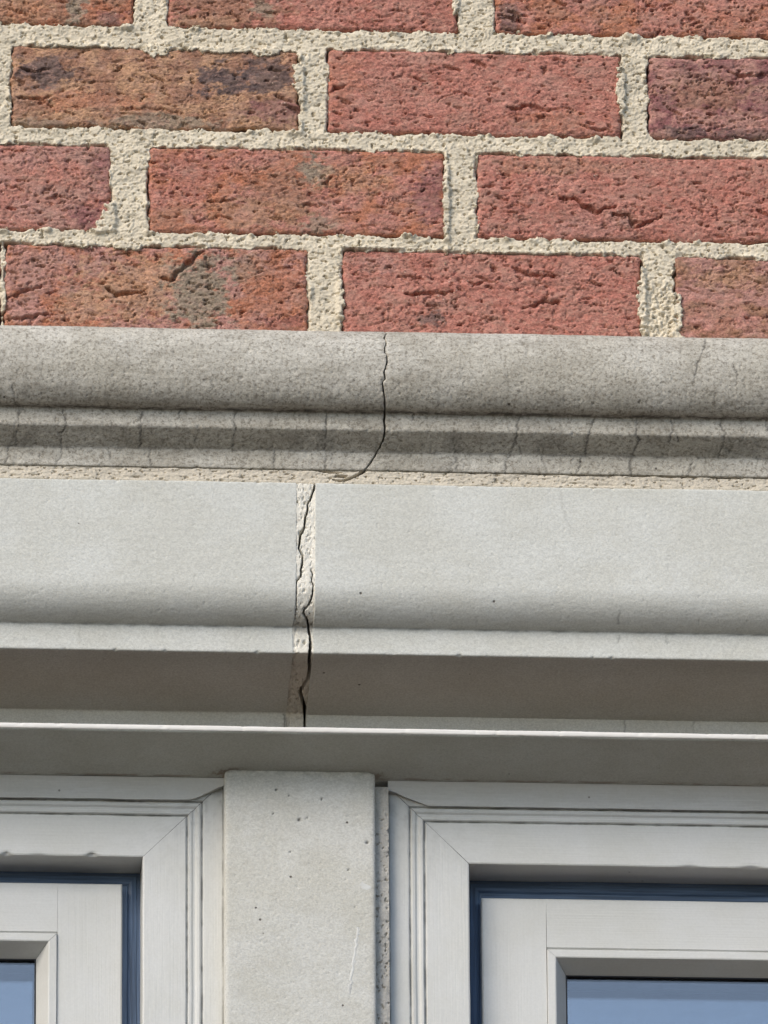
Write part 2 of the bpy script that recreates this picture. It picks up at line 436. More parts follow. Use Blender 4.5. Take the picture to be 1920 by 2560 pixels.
def build_brick(b, seed):
    x0, x1, z0, z1 = b['r']
    inframe = x1 > -285 and x0 < 285 and z0 < 400
    st = .76 if inframe else 3.2
    nx, nz = int((x1 - x0) / st) + 1, int((z1 - z0) / st) + 1
    X, Z = np.meshgrid(np.linspace(x0, x1, nx), np.linspace(z0, z1, nz))
    # ragged outline
    wk = b.get('w', 1.0)
    wx = (fbm(Z / 9, X * 0 + seed, seed + 3, 4) * 1.1 + fbm(Z / 30, X * 0 + seed, seed + 13, 2) * .8) * wk
    wz = (fbm(X / 13, Z * 0 + seed, seed + 7, 4) * .7 + fbm(X / 60, Z * 0 + seed, seed + 17, 2) * .9) * wk
    ex0, ex1 = np.exp(-(X - x0) / 3), np.exp(-(x1 - X) / 3)
    ez0, ez1 = np.exp(-(Z - z0) / 3), np.exp(-(z1 - Z) / 3)
    de_x, de_z = np.minimum(X - x0, x1 - X), np.minimum(Z - z0, z1 - Z)
    rc = 3.2
    cx, cz = np.maximum(rc - de_x, 0), np.maximum(rc - de_z, 0)
    de = np.where((cx > 0) & (cz > 0), rc - np.hypot(cx, cz), np.minimum(de_x, de_z))
    Xw = X + wx * (ex0 + ex1) - (ex0 - ex1) * -.35
    Zw = Z + wz * (ez0 + ez1)
    wu = fbm(X / 20, Z / 14, seed + 11, 2) * 6
    h = .55 * fbm(X / 48, Z / 30, seed + 1, 2)
    h += .5 * fbm((X + wu) / 10, (Z + wu * .4) / 4.2, seed + 2, 3)
    q = fbm((X + wu) / 17, (Z - wu * .5) / 6.5, seed + 5, 3) * 1.6
    h += .8 * ((q - np.floor(q)) ** 2) * (.4 + .6 * sstep(-.2, .4, fbm(X / 40, Z / 30, seed + 9, 2)))
    h += .26 * fbm(X / 3.2, Z / 2.0, seed + 4, 2)
    rgh = (.45 + .75 * _hash(np.array([seed]), np.array([7]), 5)[0]) * (.35 + .9 * sstep(-.35, .4, fbm(X / 55, Z / 28, seed + 19, 2)))
    rdg = 1 - np.abs(fbm((X + wu) / 11, (Z + wu * .3) / 4, seed + 6, 2)) * 3.2
    h -= 2.2 * rgh * sstep(.62, .9, rdg) * sstep(.1, .5, fbm(X / 16, Z / 9, seed + 8, 2))
    pit = fbm((X + wu) / 5.0, (Z + wu * .3) / 2.1, seed + 12, 3)
    h -= 1.7 * rgh * sstep(.5, .72, pit)
    pit2 = fbm((X - wu) / 9.0, (Z + wu * .5) / 3.0, seed + 14, 3)
    h -= 3.0 * sstep(.6, .78, pit2)
    for pts, w, dp in b['k']:
        jx, jz = fbm(X / 7, Z / 7, seed + 21, 3) * 1.4, fbm(X / 6, Z / 6, seed + 22, 3) * 1.6
        dd, al = seg_dist(X + jx, Z + jz, pts)
        ww = w * (.35 + .65 * np.sin(np.clip(al, .04, .96) * math.pi)) * (1 + .5 * pn(X / 4, Z / 4, seed + 23))
        below = np.interp(0, [0, 1], [0, 1])
        h -= dp * 2.0 * np.exp(-(dd / (ww * .95)) ** 4)
        h += .5 * np.exp(-((dd - 2.6 * w) / (2.2 * w)) ** 2)
    h -= 2.6 * np.exp(-np.maximum(de, -1) / .9) + .25 * np.exp(-de / 4)
    Y = -h - .4 * pn(np.full_like(X, seed * .37), X * 0 + .5, seed)
    V = np.stack([Xw, Y, Zw], -1).reshape(-1, 3)
    F = grid_faces(nz, nx)
    # colour of the clay
    mot = sstep(-.45, .45, fbm(X / 26, Z / 16, seed + 31, 4, .6))[..., None]
    C = np.array(b['c'][0]) * (1 - mot) + np.array(b['c'][1]) * mot
    wob = fbm(X / 12, Z / 7, seed + 41, 4, .65)
    fine = fbm(X / 2.5, Z / 1.6, seed + 43, 2)
    for (px, pz, rx, rz, col, stg) in b['p']:
        rr = np.hypot((X - px) / rx, (Z - pz) / rz) + wob * .55
        m = (stg * (1 - sstep(.7, 1.05, rr + .25 * fine)))[..., None]
        C = C * (1 - m) + np.array(col) * m
    C = C * (1 + .26 * fbm(X / 5, Z / 2.4, seed + 51, 3)[..., None])
    C = np.clip(C, .01, 1).reshape(-1, 3)
    # sides going back into the wall
    loop = np.r_[np.arange(nx), np.arange(1, nz) * nx + nx - 1, (nz - 1) * nx + np.arange(nx - 2, -1, -1), np.arange(nz - 2, 0, -1) * nx]
    B = V[loop].copy()
    B[:, 1] = 30
    off = len(V)
    k = len(loop)
    i = np.arange(k)
    Fs = np.stack([loop, off + i, off + (i + 1) % k, loop[(i + 1) % k]], -1)
    V = np.r_[V, B]
    C = np.r_[C, C[loop]]
    return link_mesh('brick', V, np.r_[F, Fs], M_BRICK, wall, True, dict(tint=C))

for i, b in enumerate(BR):
    build_brick(b, 100 + i * 13)

def build_mortar(xa, xb, za, zb, st):
    xs, zs = np.arange(xa, xb + st, st), np.arange(za, zb + st, st)
    X, Z = np.meshgrid(xs, zs)
    sd = np.full(X.shape, 99.0)
    for b in BR:
        x0, x1, z0, z1 = b['r']
        dx = np.maximum(x0 - X, X - x1)
        dz = np.maximum(z0 - Z, Z - z1)
        s = np.where((dx > 0) & (dz > 0), np.hypot(dx, dz), np.maximum(dx, dz))
        sd = np.minimum(sd, s)
    edge = fbm(X / 15, Z / 15, 5, 2) * 1.7 + fbm(X / 5, Z / 5, 6, 3) * 1.3
    m = sstep(-1.5, -.3, sd + edge)
    smear = np.zeros_like(X)
    # smears pressed over the edges of the bricks (x, z, rx, rz)
    for (px, pz, rx, rz) in [(-158, 343, 12, 4.6), (-215, 347.0, 22, 2.2), (-110, 345.0, 30, 2.6), (-80, 344, 12, 4), (-58, 326, 5, 14), (-55, 312, 4, 10), (-212, 196, 16, 3.0), (-178, 195, 14, 3.5),
                             (-190, 216, 7, 12), (-196, 210, 8, 6), (52, 400, 4, 30), (45, 230, 3, 40), (182, 160, 5, 26), (206, 150, 4, 22), (205, 134, 6, 6), (168, 320, 4, 22), (-30, 160, 3.5, 20), (-10, 198, 30, 1.6), (100, 196, 40, 1.4)]:
        rr = np.hypot((X - px) / rx, (Z - pz) / rz) + fbm(X / 6, Z / 4, 15, 3) * .5
        one = (1 - sstep(.75, 1.0, rr)) * sstep(-11, -9, sd)
        smear = np.maximum(smear, one * (1 - sstep(2, 6, sd)))
        m = np.maximum(m, one)
    n1 = fbm(X / 22, Z / 12, 1, 2) * .8
    n2 = fbm(X / 7, Z / 3.6, 2, 3) * .42
    pits = sstep(.52, .68, fbm(X / 4.6, Z / 1.9, 3, 3)) * 3.2
    q = fbm(X / 11, Z / 6, 4, 3) * 1.5
    lump = (q - np.floor(q)) ** 2 * .9
    Y = .9 - n1 - n2 + pits - lump
    # pressed over the brick edges here, shrunk back from them there
    lapn = fbm(X / 17, Z / 17, 7, 3)
    Y -= 2.4 * np.maximum(smear, sstep(.25, .6, lapn) * (1 - sstep(.8, 4.5, sd)))
    gapn = sstep(-.1, .35, fbm(X / 24, Z / 24, 8, 3))
    Y += 4.5 * np.exp(-((sd + edge * .5 - .1) / .75) ** 2) * gapn * (1 - smear)
    # crusty lumps in one upright joint
    cr_ = np.exp(-(((X - 193) / 12) ** 2 + ((Z - 150) / 26) ** 2))
    Y -= cr_ * (np.abs(fbm(X / 5, Z / 5, 44, 2)) * 4.5 - 1.4)
    Y = Y * m + 16 * (1 - m)
    V = np.stack([X, Y, Z], -1).reshape(-1, 3)
    nz, nx = X.shape
    F = grid_faces(nz, nx)
    keep = (m.reshape(-1)[F].max(1) > .004)
    F = F[keep]
    used = np.zeros(len(V), bool)
    used[F.ravel()] = True
    idx = np.cumsum(used) - 1
    link_mesh('mortar', V[used], idx[F], M_MORTAR, wall, True)
for tile in ((-290, 290, 126, 400, .68), (-XW, -290, 126, 400, 2.2), (290, XW, 126, 400, 2.2), (-XW, XW, 400, 602, 2.4)):
    build_mortar(*tile)
boxes('wall_core', [(-XW, XW, 17, 120, 124.5, 600), (-XW, XW, 126, 140, -165, 124.5)], M_CORE, wall)
boxes('plain_brickwork', [(-8000, -XW - 1, 6, 140, -4900, 4000), (XW + 1, 8000, 6, 140, -4900, 4000), (-XW - 1, XW + 1, 6, 140, 600, 4000), (-XW - 1, XW + 1, 6, 140, -4900, -1330), (437.5, XW + 1, 62, 140, -1293, -160)], M_FARBRICK, wall)

# ------------------------------------------------------------------ stone profiles (y, z)
def arc(cy, cz, r, a0, a1, n=40):
    return [(cy + r * math.cos(math.radians(a)), cz + r * math.sin(math.radians(a))) for a in np.linspace(a0, a1, n)]
CORN = [(12, 127.0), (-16, 125.7)] + [(-20 + 17 * math.cos(math.radians(a)), 96 + 29.4 * math.sin(math.radians(a))) for a in np.linspace(95, 270, 60)] + [(-17.5, 66.2), (-17, 53.9), (-2, 43.5), (-2, 29.9), (14, 29.4)]
LINT = [(14, 19.4), (-4, 19.2), (-4, -55.5)] + arc(23, -55.5, 27, 180, 249, 20) + [(14, -80.9), (14, -99.9), (88, -116.5), (88, -165)]

def resample(P, step=.4, sig=.6):
    P = np.array(P, float)
    s = np.r_[0, np.cumsum(np.hypot(*np.diff(P, axis=0).T))]
    q = np.linspace(0, s[-1], int(s[-1] / step) + 1)
    Y, Z = np.interp(q, s, P[:, 0]), np.interp(q, s, P[:, 1])
    k = int(3 * sig / step) + 1
    w = np.exp(-.5 * (np.arange(-k, k + 1) * step / sig) ** 2)
    w /= w.sum()
    sm = lambda a: np.convolve(np.r_[2 * a[0] - a[k:0:-1], a, 2 * a[-1] - a[-2:-k - 2:-1]], w, 'valid')
    return q, sm(Y), sm(Z)

def crack_fn(pts, jag=.5, seed=0):
    s, x = np.array(pts).T
    return lambda q: np.interp(q, s, x) + jag * fbm(q / 4, q * 0 + seed, seed, 3) + .25 * jag * pn(q / .9, q * 0, seed + 5)

CRACK_TOP = crack_fn([(3.2, 2.86), (21.6, 0.69), (27.2, 1.4), (36.0, -0.19), (40, 1.0), (44, -.5), (48, -1.2), (52.0, .2), (56, -.9), (60.0, -1.05), (63, .3), (67.3, 0.62), (72.9, -0.81), (76.1, -1.86), (80.1, -0.79), (83.3, -2.85), (88.9, -1.71), (95.3, -0.82), (108.1, -0.17), (112.9, -0.5), (120.1, -0.17), (125.7, -0.3), (136.1, -3.33), (146.5, -8.83), (152.1, -13.06), (170, -18)], .35, 3)
CRACK_A = [(4.0, -46.5), (16.0, -47.4), (24, -49), (31.2, -51.77), (33.6, -53.03), (38.4, -52.8), (42.4, -54.56), (51.2, -55.34), (57.7, -58.11), (64.1, -58.88), (66.5, -59.13), (72.1, -56.65), (76.1, -56.67), (79.3, -57.43), (87.3, -57.95), (90.5, -60.71), (104.1, -60.87), (116.1, -61.01)]
CRACK_B = [(82.4, -51.2), (85.6, -49.47), (89.6, -50.48), (94.4, -49.49), (98.4, -49.48), (104.0, -50.65), (108.0, -52.3), (112.0, -55.67), (114.4, -55.59), (120.0, -52.86), (127.2, -51.58), (132.0, -50.6), (139.2, -50.38), (143.2, -50.89), (154.4, -50.89), (166.4, -50.0), (176.0, -50.24), (192.8, -54.85), (195.2, -54.98), (209.6, -51.71), (220.8, -49.88), (270, -49.6)]

def stone_run(name, prof, x_left, x_right, step, mat, parent, relief, dirt_tone=None, closed=('l', 'r'), seed=0, yfunc=None):
    """sweep a profile along x between two end lines x_left(s), x_right(s)"""
    q, Y, Z = resample(prof, .45)
    q, Y, Z = q[::2], Y[::2], Z[::2]
    ns = len(q)
    dy, dz = np.gradient(Y), np.gradient(Z)
    ln = np.hypot(dy, dz) + 1e-9
    ny, nz_ = dz / ln, -dy / ln                # points out of the stone (towards -y when going down)
    xl, xr = x_left(q), x_right(q)
    xa, xb = float(np.mean(xl)), float(np.mean(xr))
    xs = np.arange(xa, xb, step)                       # fine where it is seen close, coarser further along the facade
    xs = np.r_[xs[(xs > -285) & (xs < 285)], np.arange(xa, -285, 4.0), np.arange(285, xb, 4.0), xa, xb]
    t = np.unique(np.round((np.clip(xs, xa, xb) - xa) / (xb - xa), 7))
    nx = len(t)
    X = xl[:, None] + (xr - xl)[:, None] * t[None, :]
    S = np.repeat(q[:, None], nx, 1)
    h = relief(X, S)
    dr = np.zeros_like(X)
    if dirt_tone is not None:
        dr, cut = dirt_tone(X, S)
        h = h - cut
    if yfunc is not None:
        h = h + yfunc(X, S)
    V = np.stack([X, Y[:, None] + ny[:, None] * h, Z[:, None] + nz_[:, None] * h], -1).reshape(-1, 3)
    F = grid_faces(ns, nx)[:, ::-1]
    D = dr.reshape(-1)
    parts_f = [F]
    for side, col in (('l', 0), ('r', nx - 1)):
        if side in closed:
            e = np.arange(ns) * nx + col
            B = V[e].copy()
            B[:, 1] = 130
            off = len(V)
            V = np.r_[V, B]
            D = np.r_[D, np.full(ns, .6)]
            i = np.arange(ns - 1)
            f = np.stack([e[i], e[i + 1], off + i + 1, off + i], -1)
            parts_f.append(f if side == 'r' else f[:, ::-1])
    return link_mesh(name, V, np.concatenate(parts_f), mat, parent, True, dict(dirt_tone=D))

const = lambda v: (lambda q: np.full_like(q, v))

# ------------------------------------------------------------------ cracked stone moulding under the bricks
corn = thing('stone_moulding', 'weathered grey rounded stone moulding, cracked through, running under the bricks', 'moulding', (0, 0, 29.4))
HL = [  # hairlines: list of (s, x)
 [(128, -252.5), (136, -253.2), (141.5, -252.8), (148, -254.5), (162, -254.5)], [(131, -223), (138, -221), (142, -220), (150, -223), (160, -223.5)],
 [(128, -167), (136, -169), (142, -168.5), (161, -168.8)], [(128, -102), (136, -105), (142, -103.5), (160, -105)], [(129, -40.5), (142, -40.6), (161, -41)],
 [(127, 94), (136, 92), (142, 91.5), (150, 90.5), (161, 88)], [(127, 146), (137, 143), (142, 141.5), (152, 140), (161, 139.5)], [(127, 174.5), (136, 174.2), (142, 174), (147, 176.5), (153, 174.5), (161, 173)],
 [(129, 197.5), (136, 199.5), (142, 198.3), (150, 197.5)], [(127, 234), (133, 232), (139, 235.5), (143, 235.5), (150, 235), (160, 232)],
 [(163, -260), (170, -260), (176, -262)], [(163, -223), (169, -223), (175, -227)], [(163, -162), (168, -162.5), (176, -160.5)], [(163, -75.5), (176, -76.5)], [(162, -40), (176, -40.5)],
 [(153, 48), (162, 49), (170, 51), (176, 50)], [(163, 87), (168, 84.5), (176, 84)], [(155, 107), (163, 109), (170, 112), (177, 113.5)], [(164, 136), (169, 136.2), (176, 133.5)],
 [(163, 171), (170, 170.5), (177, 172)], [(163, 214), (177, 211)], [(53, 222), (64, 221), (75, 217), (90, 214), (95, 212)], [(52, 169), (58, 169.5)], [(150, -323), (175, -325)], [(128, 300), (160, 303)], [(128, -330), (160, -332)],
 [(150, 90.5), (156, 94), (161, 95)], [(137, 199), (143, 203), (148, 204)], [(168, 49.5), (172, 46), (176, 45.5)], [(150, 235), (154, 239), (158, 240)], [(129, -142), (135, -143)], [(129, 20), (134, 19)], [(129, 264), (139, 266)], [(165, -190), (170, -189)], [(150, -130), (156, -131)], [(80, 240), (88, 243), (98, 242)], [(108, -258), (124, -256)]]
def corn_relief(X, S):
    r = .35 * fbm(X / 60, S / 60, 61, 2) + .14 * fbm(X / 6, S / 5, 62, 3) + .10 * fbm(X / 1.9, S / 1.7, 63, 2)
    r -= .55 * sstep(.5, .85, fbm(X / 2.6, S / 2.3, 64, 2))
    # broken lips along the crack, nicked arrises
    r -= 1.3 * np.exp(-np.abs(X - CRACK_TOP(S)) / 1.3) * sstep(-.1, .5, fbm(X / 4, S / 4, 65, 3))
    for ar in (120.9, 152.9):
        r -= .9 * np.exp(-((S - ar) / 1.2) ** 2) * sstep(.35, .8, fbm(X / 7, S * 0, 66, 3))
    return r
def corn_dirt_tone(X, S):
    d, cut = np.zeros_like(X), np.zeros_like(X)
    S = np.interp(S, [0, 35.6, 106.1, 120.9, 139.3, 152.9, 168], [0, 46.8, 126.5, 142.1, 162.1, 175.7, 190])
    jx = fbm(X / 5, S / 3, 71, 3) * .9
    for k, L in enumerate(HL):
        s0, s1 = L[0][0], L[-1][0]
        x0 = min(p[1] for p in L) - 6
        x1 = max(p[1] for p in L) + 6
        ok = (X > x0) & (X < x1) & (S > s0 - 2) & (S < s1 + 2)
        if not ok.any(): continue
        xx = np.interp(S[ok], [p[0] for p in L], [p[1] for p in L])
        a = np.abs(X[ok] + jx[ok] - xx)
        w = .55 + .25 * pn(S[ok] / 4, X[ok] * 0, k)
        f = np.exp(-(a / w) ** 2) * sstep(s0 - 1.5, s0 + .5, S[ok]) * (1 - sstep(s1 - .5, s1 + 1.5, S[ok]))
        f *= .85 + .3 * _hash(np.array([k]), np.array([3]), 11)[0]
        f *= .55 + .45 * sstep(-.4, .2, pn(S[ok] / 6, X[ok] * 0 + k, 12))
        d[ok] = np.maximum(d[ok], np.minimum(.85, .9 * f))
        cut[ok] = np.maximum(cut[ok], .5 * f)
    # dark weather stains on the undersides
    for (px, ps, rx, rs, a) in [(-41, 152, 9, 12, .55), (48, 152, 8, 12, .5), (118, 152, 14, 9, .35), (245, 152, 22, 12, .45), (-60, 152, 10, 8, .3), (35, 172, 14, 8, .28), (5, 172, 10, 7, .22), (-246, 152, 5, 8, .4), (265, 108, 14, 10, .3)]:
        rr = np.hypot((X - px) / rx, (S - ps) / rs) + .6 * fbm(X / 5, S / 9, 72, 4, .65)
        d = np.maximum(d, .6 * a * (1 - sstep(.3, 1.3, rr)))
    # darker lines along the quirk below the roll and the lower crease
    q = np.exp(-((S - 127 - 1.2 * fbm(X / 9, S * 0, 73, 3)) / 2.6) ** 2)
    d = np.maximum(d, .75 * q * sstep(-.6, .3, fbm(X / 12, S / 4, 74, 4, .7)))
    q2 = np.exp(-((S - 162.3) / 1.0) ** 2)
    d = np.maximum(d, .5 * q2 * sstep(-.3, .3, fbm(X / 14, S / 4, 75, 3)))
    return np.clip(d, 0, .9), cut
gapT = lambda q: .46 + .3 * sstep(50, 110, q) + .2 * pn(q / 5, q * 0, 9) + .18 * pn(q / 1.7, q * 0, 10) + .1 * sstep(130, 150, q)
a = stone_run('moulding_stone', CORN, const(-XW), lambda q: CRACK_TOP(q) - gapT(q), .8, M_CORN, corn, corn_relief, corn_dirt_tone, seed=1)
b = stone_run('moulding_stone', CORN, lambda q: CRACK_TOP(q) + gapT(q), const(XW), .8, M_CORN, corn, corn_relief, corn_dirt_tone, seed=2)

def build_bed():
    st = .42
    xs, zs = np.arange(-XW, XW, st), np.arange(17.8, 31.4, st)
    X, Z = np.meshgrid(xs, zs)
    Y = -.9 - .55 * fbm(X / 14, Z / 5, 81, 3) - .3 * fbm(X / 2.4, Z / 1.6, 82, 3)
    Y += 1.9 * sstep(.5, .7, fbm(X / 5, Z / 1.7, 83, 3))
    Y += .8 * sstep(.2, 1.2, np.abs(Z - 24.8) - 4.2)            # edges fall back to the stones
    Y += .5 * sstep(.3, .8, fbm(X / 30, Z / 3, 84, 2))
    ck = [(-11.5, 31.4), (-13.01, 30.4), (-17.93, 26.74), (-22.85, 24.39), (-27.07, 22.43), (-30.57, 22.14), (-35.48, 23.03)]
    dd, al = seg_dist(X + .5 * fbm(X / 3, Z / 3, 85, 2), Z + .4 * fbm(X / 3, Z / 3, 86, 2), ck)
    Y += 22 * np.exp(-(dd / (.95 - .5 * al)) ** 6)
    for sl, w in (([(-50.87, 29.9), (-41.76, 28.9), (-35.45, 28.2), (-29.14, 28.3)], .5), ([(-33.4, 25.8), (-29.86, 25.6), (-25.6, 25.9)], .8)):
        dd, al = seg_dist(X, Z, sl)
        Y += 12 * np.exp(-(dd / (w * (.4 + .6 * np.sin(np.clip(al, .05, .95) * math.pi)))) ** 4)
    dd, al = seg_dist(X, Z + .3 * fbm(X / 8, Z * 0, 87, 2), [(70, 30.0), (120, 29.6), (200, 29.6), (280, 29.4), (430, 29.5)])
    Y += 3 * np.exp(-(dd / .45) ** 4) * sstep(.0, .4, fbm(X / 30, Z * 0, 88, 2) + .3)
    V = np.stack([X, Y, Z], -1).reshape(-1, 3)
    link_mesh('mortar_bed', V, grid_faces(*X.shape), M_BED, corn, True)
build_bed()

# ------------------------------------------------------------------ lintel: two blocks and a cracked mortar joint
lint = thing('lintel', 'pale smooth stone lintel blocks either side of a cracked mortar joint above the windows', 'lintel', (0, 0, -160))
def lint_relief(X, S):
    r = .3 * fbm(X / 90, S / 60, 91, 2) + .07 * fbm(X / 9, S / 3.0, 92, 3) + .035 * fbm(X / 1.9, S / 1.5, 93, 2)
    r -= .35 * sstep(.62, .9, fbm(X / 3, S / 2.6, 94, 2))
    # little spalls on the sharp arrises
    for ar in (18.2, 145.0):
        r -= 1.0 * np.exp(-((S - ar) / 1.2) ** 2) * sstep(.35, .85, fbm(X / 7, S * 0, 95, 3))
    return r
def lint_dirt_tone(X, S):
    d, cut = np.zeros_like(X), np.zeros_like(X)
    for k, (L, a) in enumerate([([(126, -267), (140, -270)], .35), ([(126, -210), (140, -209)], .25), ([(127, 163), (134, 162)], .4), ([(127, 195), (133, 195.5)], .35), ([(108, 162), (118, 161.5)], .45),
                                ([(20, 122), (40, 125), (50, 129)], .18), ([(221, 172), (240, 172)], .5), ([(221, -64.5), (240, -64)], .7), ([(221, 220), (240, 219)], .35)]):
        s0, s1 = L[0][0], L[-1][0]
        xx = np.interp(S, [p[0] for p in L], [p[1] for p in L])
        f = np.exp(-((X + fbm(X / 5, S / 4, 101 + k, 2) - xx) / .6) ** 2) * (S > s0) * (S < s1)
        d = np.maximum(d, a * f)
    d = np.maximum(d, .5 * np.exp(-((S - 126) / 1.0) ** 2) * sstep(-.3, .4, fbm(X / 16, S / 3, 111, 3)))  # darker line along the crease above the fillet
    rr = fbm(X / 45, S / 30, 113, 3)
    return np.clip(d, 0, .9), cut
JL = lambda q: np.interp(q, [0, 20, 85, 118, 126, 145, 221, 270], [-60.9, -60.9, -61.3, -62.2, -63, -62.6, -63.4, -63.6]) + .3 * fbm(q / 6, q * 0, 121, 3)
JR = lambda q: np.interp(q, [0, 20, 85, 118, 126, 145, 221, 270], [-47.6, -47.6, -48.2, -48.6, -49.0, -48.6, -49.6, -49.8]) + .3 * fbm(q / 6, q * 0, 122, 3)
sag = lambda X, S: -1.6 * sstep(150, 200, S)
stone_run('lintel_block', LINT, const(-XW), JL, .8, M_LINT, lint, lint_relief, lint_dirt_tone, seed=3)
stone_run('lintel_block', LINT, JR, const(XW), .8, M_LINT, lint, lint_relief, lint_dirt_tone, seed=4, yfunc=lambda X, S: 2.2 * sstep(150, 219, S))
def joint_relief(X, S):
    r = -.35 + .35 * fbm(X / 7, S / 9, 131, 3) + .22 * fbm(X / 1.8, S / 1.6, 132, 3)
    r -= 1.2 * sstep(.42, .75, fbm(X / 3.2, S / 2.4, 133, 3))
    ca, cb = crack_fn(CRACK_A, .35, 7)(S), crack_fn(CRACK_B, .35, 8)(S)
    wa = (.62 + .12 * pn(S / 4, S * 0, 12)) * sstep(17, 19, S) * (1 - .75 * sstep(88, 93, S)) * (1 - sstep(112, 118, S))
    wb = (.22 + .4 * sstep(90, 112, S) + .5 * sstep(126, 150, S) + .2 * sstep(190, 221, S)) * sstep(82, 85, S)
    wa += 1.1 * np.exp(-((S - 55.5) / 2.2) ** 2) * (X < ca + .3)
    r -= 24 * np.where(np.abs(X - ca) < wa, 1, 0) + 24 * np.where(np.abs(X - cb) < wb, 1, 0)
    for cc_ in (ca, cb):
        r -= 1.1 * np.exp(-np.abs(X - cc_) / 1.0) * sstep(-.1, .5, fbm(X / 3, S / 3, 134, 3))
    for (px, ps, rad) in [(-54.6, 137, 1.1), (-58.5, 136, .8), (-58.2, 180, 1.0), (-55, 33, .9), (-60, 32, .7)]:
        r -= 3 * np.exp(-(((X - px) / rad) ** 2 + ((S - ps) / rad) ** 2) ** 2)
    return r
def joint_dirt_tone(X, S):
    d = .55 * sstep(112, 124, S) * (1 - sstep(127, 132, S)) + .22 * sstep(142, 160, S)  # darker at the crease and on the underside of the profile
    d += .35 * np.exp(-((X - JL(S)) / 1.2) ** 2) * sstep(-.2, .5, fbm(X / 4, S / 7, 141, 3))
    ca, cb = crack_fn(CRACK_A, .35, 7)(S), crack_fn(CRACK_B, .35, 8)(S)
    d = np.maximum(d, .95 * ((np.abs(X - cb) < .35 + .5 * sstep(90, 150, S)) & (S > 82)))
    return np.clip(d, 0, .95), np.zeros_like(X)
def mat_joint():
    n = NT('joint_mortar')
    g = n.noise(1.4, 1.4, 1.2, 4, .75, 4)
    c = n.mix(.5, lin(222, 218, 207), n.mix(n.rng(g, .3, .7), gray(.75), gray(1.2)), 'MULTIPLY')
    c = n.mix(n.rng(n.noise(3, 3, 2.2, 3, .7, 8), .62, .72, 0, .55), c, lin(128, 110, 94))
    c = n.mix(n.attr('dirt_tone').outputs['Fac'], c, lin(104, 100, 94))
    return n.done(c, .92, n.bump(g, .4, .9), .15)
stone_run('mortar_joint', LINT, JL, JR, .33, mat_joint(), lint, joint_relief, joint_dirt_tone, closed=())

# ------------------------------------------------------------------ window head with a thin white front edge
head = thing('drip_course', 'dark sloping drip course with a thin white front edge directly above the windows', 'drip course', (0, 0, -188))
HEADP = [(70, -151.6), (21.2, -152.2), (20, -153), (20, -156.2), (20.8, -157.0), (24, -157.2), (74.5, -171.3), (100, -172.0)]
def head_relief(X, S):
    return .25 * fbm(X / 80, S / 40, 151, 2) + .06 * fbm(X / 8, S / 2.2, 152, 3) + .03 * fbm(X / 1.8, S / 1.5, 153, 2) - .3 * sstep(.62, .9, fbm(X / 3, S / 2.6, 154, 2))
def head_dirt_bounce(X, S):
    d = .55 * np.exp(-((S - 106.5 - .8 * fbm(X / 20, S * 0, 155, 3)) / 1.1) ** 2) * sstep(-.4, .3, fbm(X / 15, S / 5, 156, 3))  # broken darker line along the inner corner
    for (px, ps, rx, rs, a) in [(-107, 103, 9, 6, .6), (-2, 103, 6, 4, .5), (-100, 99, 7, 3, .4)]:
        rr = np.hypot((X - px) / rx, (S - ps) / rs) + .7 * fbm(X / 3, S / 3, 157, 4, .65)
        d = np.maximum(d, a * (1 - sstep(.3, 1.1, rr)))
    d = np.maximum(d, .85 * (S < 47))                # unseen ledge top, browned to dim and warm light bounced onto the soffit
    return np.clip(d, 0, .9), np.zeros_like(X)
stone_run('head_stone', HEADP, const(-XW), const(XW), .9, M_HEAD, head, head_relief, head_dirt_bounce, seed=5)
def mat_edge():
    n = NT('white_edge_paint')
    g = n.noise(40, 4, 1.0, 3, .6)
    return n.done(n.mix(n.rng(g, .4, .75, 0, .5), (.72, .70, .66), (.58, .56, .51)), .45, n.bump(g, .2, .6), .4)
def edge_relief(X, S):
    r = .18 * fbm(X / 50, S * 0, 158, 2) + .06 * fbm(X / 6, S / 3, 159, 3)
    r -= .35 * sstep(.5, .9, fbm(X / 9, S / 6, 160, 3))
    return r
stone_run('front_edge', [(27, -152.1), (19.3, -152.2), (19.3, -156.1), (27, -156.3)], const(-XW), const(XW), .9, mat_edge(), head, edge_relief)

